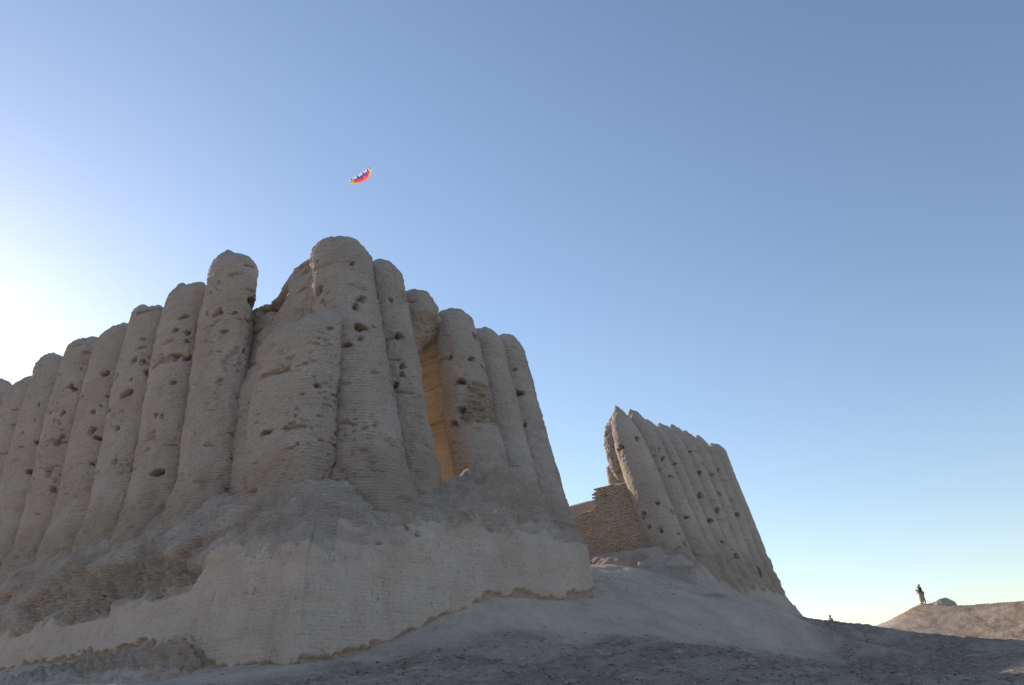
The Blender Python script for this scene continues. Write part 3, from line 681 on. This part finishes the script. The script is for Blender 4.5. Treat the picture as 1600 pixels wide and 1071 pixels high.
# ------------------------------------------------------------------ people
SKIN = plain("skin", (0.42, 0.26, 0.18), .6); HAIR = plain("dark_hair", (0.02, 0.015, 0.012), .5)
NAVY = plain("dark_jacket", (0.022, 0.032, 0.036)); GREYT = plain("grey_trousers", (0.23, 0.23, 0.24)); TANC = plain("tan_dress", (0.38, 0.29, 0.19))
GREYTOP = plain("grey_top", (0.17, 0.18, 0.18)); SHOE = plain("brown_shoes", (0.09, 0.055, 0.04)); BAGM = plain("dark_bag", (0.03, 0.045, 0.05))

def skinned(name, parent, verts, edges, radii, mat, sub=1):
    me = bpy.data.meshes.new(name)
    me.from_pydata(verts, edges, []); me.update()
    o = bpy.data.objects.new(name + "_raw", me); COL.objects.link(o)
    mo = o.modifiers.new("s", 'SKIN'); mo.use_smooth_shade = True
    sv = me.skin_vertices[0].data if me.skin_vertices else None
    if sv is None:
        bpy.context.view_layer.objects.active = o
        o.select_set(True); bpy.ops.mesh.customdata_skin_add(); o.select_set(False)
        sv = me.skin_vertices[0].data
    for i, r in enumerate(radii): sv[i].radius = (r, r) if not isinstance(r, tuple) else r
    sv[0].use_root = True
    if sub: o.modifiers.new("d", 'SUBSURF').levels = sub
    dg = bpy.context.evaluated_depsgraph_get()
    m2 = bpy.data.meshes.new_from_object(o.evaluated_get(dg))
    m2.materials.clear()
    bpy.data.objects.remove(o); bpy.data.meshes.remove(me)
    m2.name = name
    return link(name, m2, mat, parent)

def person(label, loc, rz, h, lean, arms, top, legs, dress, hair_len, bag=False):
    root = thing("person", label, "person", loc)
    root.rotation_euler = (0, 0, rz); root.scale = (h / 1.72,) * 3
    def L_(p): return (p[0], p[1] + lean * max(0, p[2] - .5), p[2])
    J = {}
    def add(k, p, r): J[k] = (L_(p), r)
    add('pelvis', (0, 0, .95), (.15, .11)); add('belly', (0, .01, 1.12), (.135, .10)); add('chest', (0, 0, 1.32), (.155, .11)); add('neckb', (0, 0, 1.46), .06); add('neck', (0, .015, 1.52), .052)
    add('head', (0, .03, 1.60), (.075, .09)); add('crown', (0, .02, 1.69), (.065, .075)); add('nose', (0, .125, 1.60), .014)
    for sgn, k in ((1, 'r'), (-1, 'l')):
        add('sh' + k, (.17 * sgn, 0, 1.41), .058); add('el' + k, (arms[k][0][0] * sgn, arms[k][0][1], arms[k][0][2]), .042); w = arms[k][1]; e = arms[k][0]
        add('wr' + k, (w[0] * sgn, w[1], w[2]), .03)
        d = Vector(w) - Vector(e); d.normalize(); pm = Vector(w) + d * .07
        add('pa' + k, (pm[0] * sgn, pm[1], pm[2]), .034)
        for q in range(4):
            off = (q - 1.5) * .021; ln = (.075, .085, .08, .062)[q]
            a = pm + d * .035 + Vector((0, 0, off)); b = a + d * ln * .55; c = b + (d + Vector((-.35, 0, -.2))) * ln * .4
            add(f'f{q}a' + k, (a[0] * sgn, a[1], a[2]), .009); add(f'f{q}b' + k, (b[0] * sgn, b[1], b[2]), .0085); add(f'f{q}c' + k, (c[0] * sgn, c[1], c[2]), .007)
        t = pm + Vector((-.03, 0, .045)); t2 = t + d * .045
        add('t1' + k, (t[0] * sgn, t[1], t[2]), .011); add('t2' + k, (t2[0] * sgn, t2[1], t2[2]), .009)
        add('hp' + k, (.09 * sgn, 0, .90), .10); add('kn' + k, (.10 * sgn, .03 + (.05 if k == 'r' else -.03), .49), .062); add('an' + k, (.11 * sgn, (.10 if k == 'r' else -.08), .08), .042)
        add('to' + k, (.13 * sgn, (.25 if k == 'r' else .07), .035), .034)
    E_ = [('pelvis', 'belly'), ('belly', 'chest'), ('chest', 'neckb'), ('neckb', 'neck'), ('neck', 'head'), ('head', 'crown'), ('head', 'nose')]
    for k in 'rl':
        E_ += [('chest', 'sh' + k), ('sh' + k, 'el' + k), ('el' + k, 'wr' + k), ('wr' + k, 'pa' + k), ('pa' + k, 't1' + k), ('t1' + k, 't2' + k), ('pelvis', 'hp' + k), ('hp' + k, 'kn' + k), ('kn' + k, 'an' + k), ('an' + k, 'to' + k)]
        for q in range(4): E_ += [('pa' + k, f'f{q}a' + k), (f'f{q}a' + k, f'f{q}b' + k), (f'f{q}b' + k, f'f{q}c' + k)]
    keys = list(J); ix = {k: i for i, k in enumerate(keys)}
    skinned("body", root, [J[k][0] for k in keys], [(ix[a], ix[b]) for a, b in E_], [J[k][1] for k in keys], SKIN)
    def cloth(nm, ks, es, grow, mat):
        ii = {k: i for i, k in enumerate(ks)}
        g_ = lambda r: tuple(x + grow for x in r) if isinstance(r, tuple) else r + grow
        return skinned(nm, root, [J[k][0] for k in ks], [(ii[a], ii[b]) for a, b in es], [g_(J[k][1]) for k in ks], mat)
    cloth("jacket", ['pelvis', 'belly', 'chest', 'neckb', 'shr', 'elr', 'wrr', 'shl', 'ell', 'wrl'],
          [('pelvis', 'belly'), ('belly', 'chest'), ('chest', 'neckb'), ('chest', 'shr'), ('shr', 'elr'), ('elr', 'wrr'), ('chest', 'shl'), ('shl', 'ell'), ('ell', 'wrl')], .024, top)
    if dress:
        n, m = 24, 14
        th = np.linspace(0, 2 * math.pi, n, endpoint=False); zz = np.linspace(1.08, .22, m)
        rad = np.interp(zz, [.22, .6, .95, 1.08], [.27, .23, .19, .155])
        P = np.stack([rad[:, None] * np.cos(th)[None] * (1 + .06 * np.sin(7 * th))[None], rad[:, None] * .8 * np.sin(th)[None] * (1 + .06 * np.sin(7 * th))[None] + lean * np.maximum(0, zz - .5)[:, None], zz[:, None] * np.ones(n)[None]], -1)
        link("skirt", grid_mesh("skirt", P[::-1], True), dress, root)
    else:
        cloth("trousers", ['pelvis', 'hpr', 'knr', 'anr', 'hpl', 'knl', 'anl'], [('pelvis', 'hpr'), ('hpr', 'knr'), ('knr', 'anr'), ('pelvis', 'hpl'), ('hpl', 'knl'), ('knl', 'anl')], .022, legs)
    for k in 'rl':
        cloth("shoe", ['an' + k, 'to' + k], [('an' + k, 'to' + k)], .014, SHOE)
    # hair: cap of the skull, longer at the back
    n, m = 24, 14
    th = np.linspace(0, 2 * math.pi, n, endpoint=False); ph = np.linspace(0.02, 2.0, m)
    c = L_((0, .02, 1.635))
    back = np.clip(-np.sin(th), 0, 1)
    lim = np.minimum(ph[:, None], 1.0 + 1.0 * back[None])
    P = np.stack([c[0] + .088 * np.sin(lim) * np.cos(th)[None], c[1] + .108 * np.sin(lim) * np.sin(th)[None] - .012, c[2] + .118 * np.cos(lim) - hair_len * back[None] * np.clip(ph - 1.4, 0, 1)[:, None]], -1)
    link("hair", grid_mesh("hair", P[::-1], True), HAIR, root)
    if bag:
        c = L_((.0, -.15, .98)); a, b, d = .12, .05, .10
        th = np.linspace(0, 2 * math.pi, 20, endpoint=False); ph = np.linspace(-math.pi / 2 + .02, math.pi / 2 - .02, 12)
        e = lambda v: np.sign(v) * np.abs(v) ** .5
        P = np.stack([c[0] + a * e(np.cos(ph))[:, None] * e(np.cos(th))[None], c[1] + b * e(np.cos(ph))[:, None] * e(np.sin(th))[None], c[2] + d * e(np.sin(ph))[:, None] * np.ones(20)[None]], -1)
        link("bag", grid_mesh("bag", P, True), BAGM, root)
    return root

HUG = {'r': ((.30, .16, 1.18), (.12, .34, 1.20)), 'l': ((.30, .14, 1.16), (.14, .33, 1.12))}
RAISE = {'r': ((.27, .20, 1.22), (.12, .22, 1.45)), 'l': ((.26, .06, 1.14), (.16, .22, 1.05))}
DOWN = {'r': ((.24, -.02, 1.14), (.25, .06, .90)), 'l': ((.24, -.02, 1.14), (.25, .06, .90))}
def gz(x, y): return float(ground_z(x, y)[0]) - .02
AX, AY = 38.45, 79.0
person("person in dark jacket and grey trousers on the mound, right of the embracing pair", (AX + .12, AY + .06, gz(AX + .12, AY + .06)), math.radians(72), 1.76, .10, HUG, NAVY, GREYT, None, 0.0, bag=True)
person("person in tan skirt on the mound, left of the embracing pair", (AX - .20, AY - .08, gz(AX - .20, AY - .08)), math.radians(60), 1.60, .02, RAISE, GREYTOP, None, TANC, .10)
person("lone person half hidden behind the ground crest, head and shoulders showing", (26.35, 71.3, gz(26.35, 71.3)), math.radians(110), 1.70, .04, DOWN, GREYTOP, GREYT, None, .06)

# ------------------------------------------------------------------ kite
kite = thing("kite", "small bow-shaped rainbow kite with toothed edge flying in the blue sky", "kite", (-15.45, 68.2, 54.9))
KC = {k: plain("kite_" + k, c, .6, .55) for k, c in dict(yellow=(.95, .82, .25), orange=(.95, .45, .16), red=(.88, .14, .20), pink=(.92, .26, .48), violet=(.42, .22, .62), blue=(.20, .30, .70), white=(.9, .9, .92), black=(.012, .012, .02)).items()}
KS = Vector((.76, .08, .64)).normalized(); KV = Vector((-15.45, 68.2, 53.3)).normalized(); KCH = KV.cross(KS) * -1; KCH = (KCH.normalized() + KV * .45).normalized(); KN = KS.cross(KCH)
def kp(t, c):        # t span -1..1, c chord 0..1 from the bowed leading edge
    ch = .95 * (1 - .42 * t * t)
    return KS * (1.42 * t) - KCH * (.62 * (1 - t * t)) + KCH * (ch * c) + KN * (.16 * math.sin(math.pi * min(1, c * 1.1)) * (1 - t * t) - .35 * t * t)
def kpanel(name, pts, mat):
    V = [tuple(p + KN * .012) for p in pts] + [tuple(p - KN * .012) for p in pts]; n = len(pts)
    Fc = [tuple(range(n)), tuple(range(2 * n - 1, n - 1, -1))] + [(i, i + n, (i + 1) % n + n, (i + 1) % n) for i in range(n)]
    me = bpy.data.meshes.new(name); me.from_pydata(V, [], Fc); me.update()
    link(name, me, KC[mat], kite)
NC = 8
for i in range(NC):
    t0, t1 = -1 + 2 * i / NC, -1 + 2 * (i + 1) / NC
    tip = i in (0, NC - 1)
    cols = ('yellow', 'yellow', 'orange', 'white') if tip else (('yellow' if i in (1, 6) else 'orange'), ('red' if i % 2 else 'pink'), ('pink' if i in (1, 6) else 'violet'), 'blue' if i % 2 else 'violet')
    for (c0, c1), cm in zip(((0, .16), (.16, .40), (.40, .56), (.56, .70)), cols):
        kpanel("panel", [kp(t0 + .004, c0), kp(t1 - .004, c0), kp(t1 - .004, c1), kp(t0 + .004, c1)], cm)
    tm = (t0 + t1) / 2
    kpanel("tooth", [kp(t0 + .01, .70), kp(tm, .70), kp((t0 + tm) / 2, 1.18)], 'white')
    kpanel("tooth", [kp(tm, .70), kp(t1 - .01, .70), kp((t1 + tm) / 2, 1.10)], 'black' if i % 2 == 0 or tip else 'white')

# ------------------------------------------------------------------ loose stones and dry tufts on the ground
def scatter():
    rng = np.random.default_rng(11)
    az = np.degrees(np.arctan2(GP[:, 0], GP[:, 1])); r = np.hypot(GP[:, 0], GP[:, 1])
    ok = np.where((np.abs(az) < 44) & (r > 13) & (r < 95))[0]
    rel = GP - Q; so = rel @ RD; oo = rel @ LD
    clear = (oo < -.25) | (so < -.4) | (so > 17) & (so < 27) | (so > 46)
    ok = ok[clear[ok]]
    foot = np.exp(-np.clip(-oo, 0, 30) / 1.2) * (so > -1) * (so < 47)
    # stones
    w = (.15 + .5 * GC + 1.4 * foot)[ok] * (r[ok] ** 1.0); w /= w.sum()
    n = 7000
    idx = rng.choice(ok, n, p=w)
    base = np.array([(1, 0, 0), (0, 1, 0), (-1, 0, 0), (0, -1, 0), (0, 0, 1), (0, 0, -1)], float)
    tri = np.array([(0, 1, 4), (1, 2, 4), (2, 3, 4), (3, 0, 4), (1, 0, 5), (2, 1, 5), (3, 2, 5), (0, 3, 5)])
    size = .018 + .05 * rng.random(n) ** 3
    V = base[None] * (size[:, None, None]) * rng.uniform(.55, 1.3, (n, 6, 1)) * np.array([1.2, 1.2, .8])
    a = rng.uniform(0, 6.28, n); c, s_ = np.cos(a), np.sin(a)
    V = np.stack([V[..., 0] * c[:, None] - V[..., 1] * s_[:, None], V[..., 0] * s_[:, None] + V[..., 1] * c[:, None], V[..., 2]], -1) + GP[idx][:, None] + rng.normal(0, .04, (n, 1, 3)) * np.array([1, 1, 0])
    F_ = (tri[None] + 6 * np.arange(n)[:, None, None]).reshape(-1, 3)
    me = bpy.data.meshes.new("loose_stones"); me.from_pydata(V.reshape(-1, 3).tolist(), [], F_.tolist()); me.update()
    o = link("loose_stones", me, M_FAR); tag(o, "small loose stones and clods strewn over the dusty ground", "stones", kind="stuff")
    # tufts
    w = (GC[ok] ** 2 + .01) * (r[ok] ** 1.0); w /= w.sum()
    n = 5000; k = 7
    idx = rng.choice(ok, n, p=w)
    h = rng.uniform(.015, .055, n)
    a = rng.uniform(0, 6.28, (n, k)); sp = rng.uniform(.04, .16, (n, k))
    b0 = GP[idx][:, None] + np.stack([.03 * np.cos(a), .03 * np.sin(a), 0 * a - .01], -1)
    tip = GP[idx][:, None] + np.stack([sp * np.cos(a), sp * np.sin(a), h[:, None] * rng.uniform(.6, 1.1, (n, k))], -1)
    side = np.stack([-np.sin(a), np.cos(a), 0 * a], -1) * .014
    V = np.stack([b0 - side, b0 + side, tip], 2).reshape(-1, 3)
    F_ = np.arange(len(V)).reshape(-1, 3)
    me = bpy.data.meshes.new("dry_tufts"); me.from_pydata(V.tolist(), [], F_.tolist()); me.update()
    o = link("dry_tufts", me, plain("dry_stalks", (0.13, 0.095, 0.06))); tag(o, "low dry tufts of dead growth on the darker crusted ground", "dry tufts", kind="stuff")
scatter()
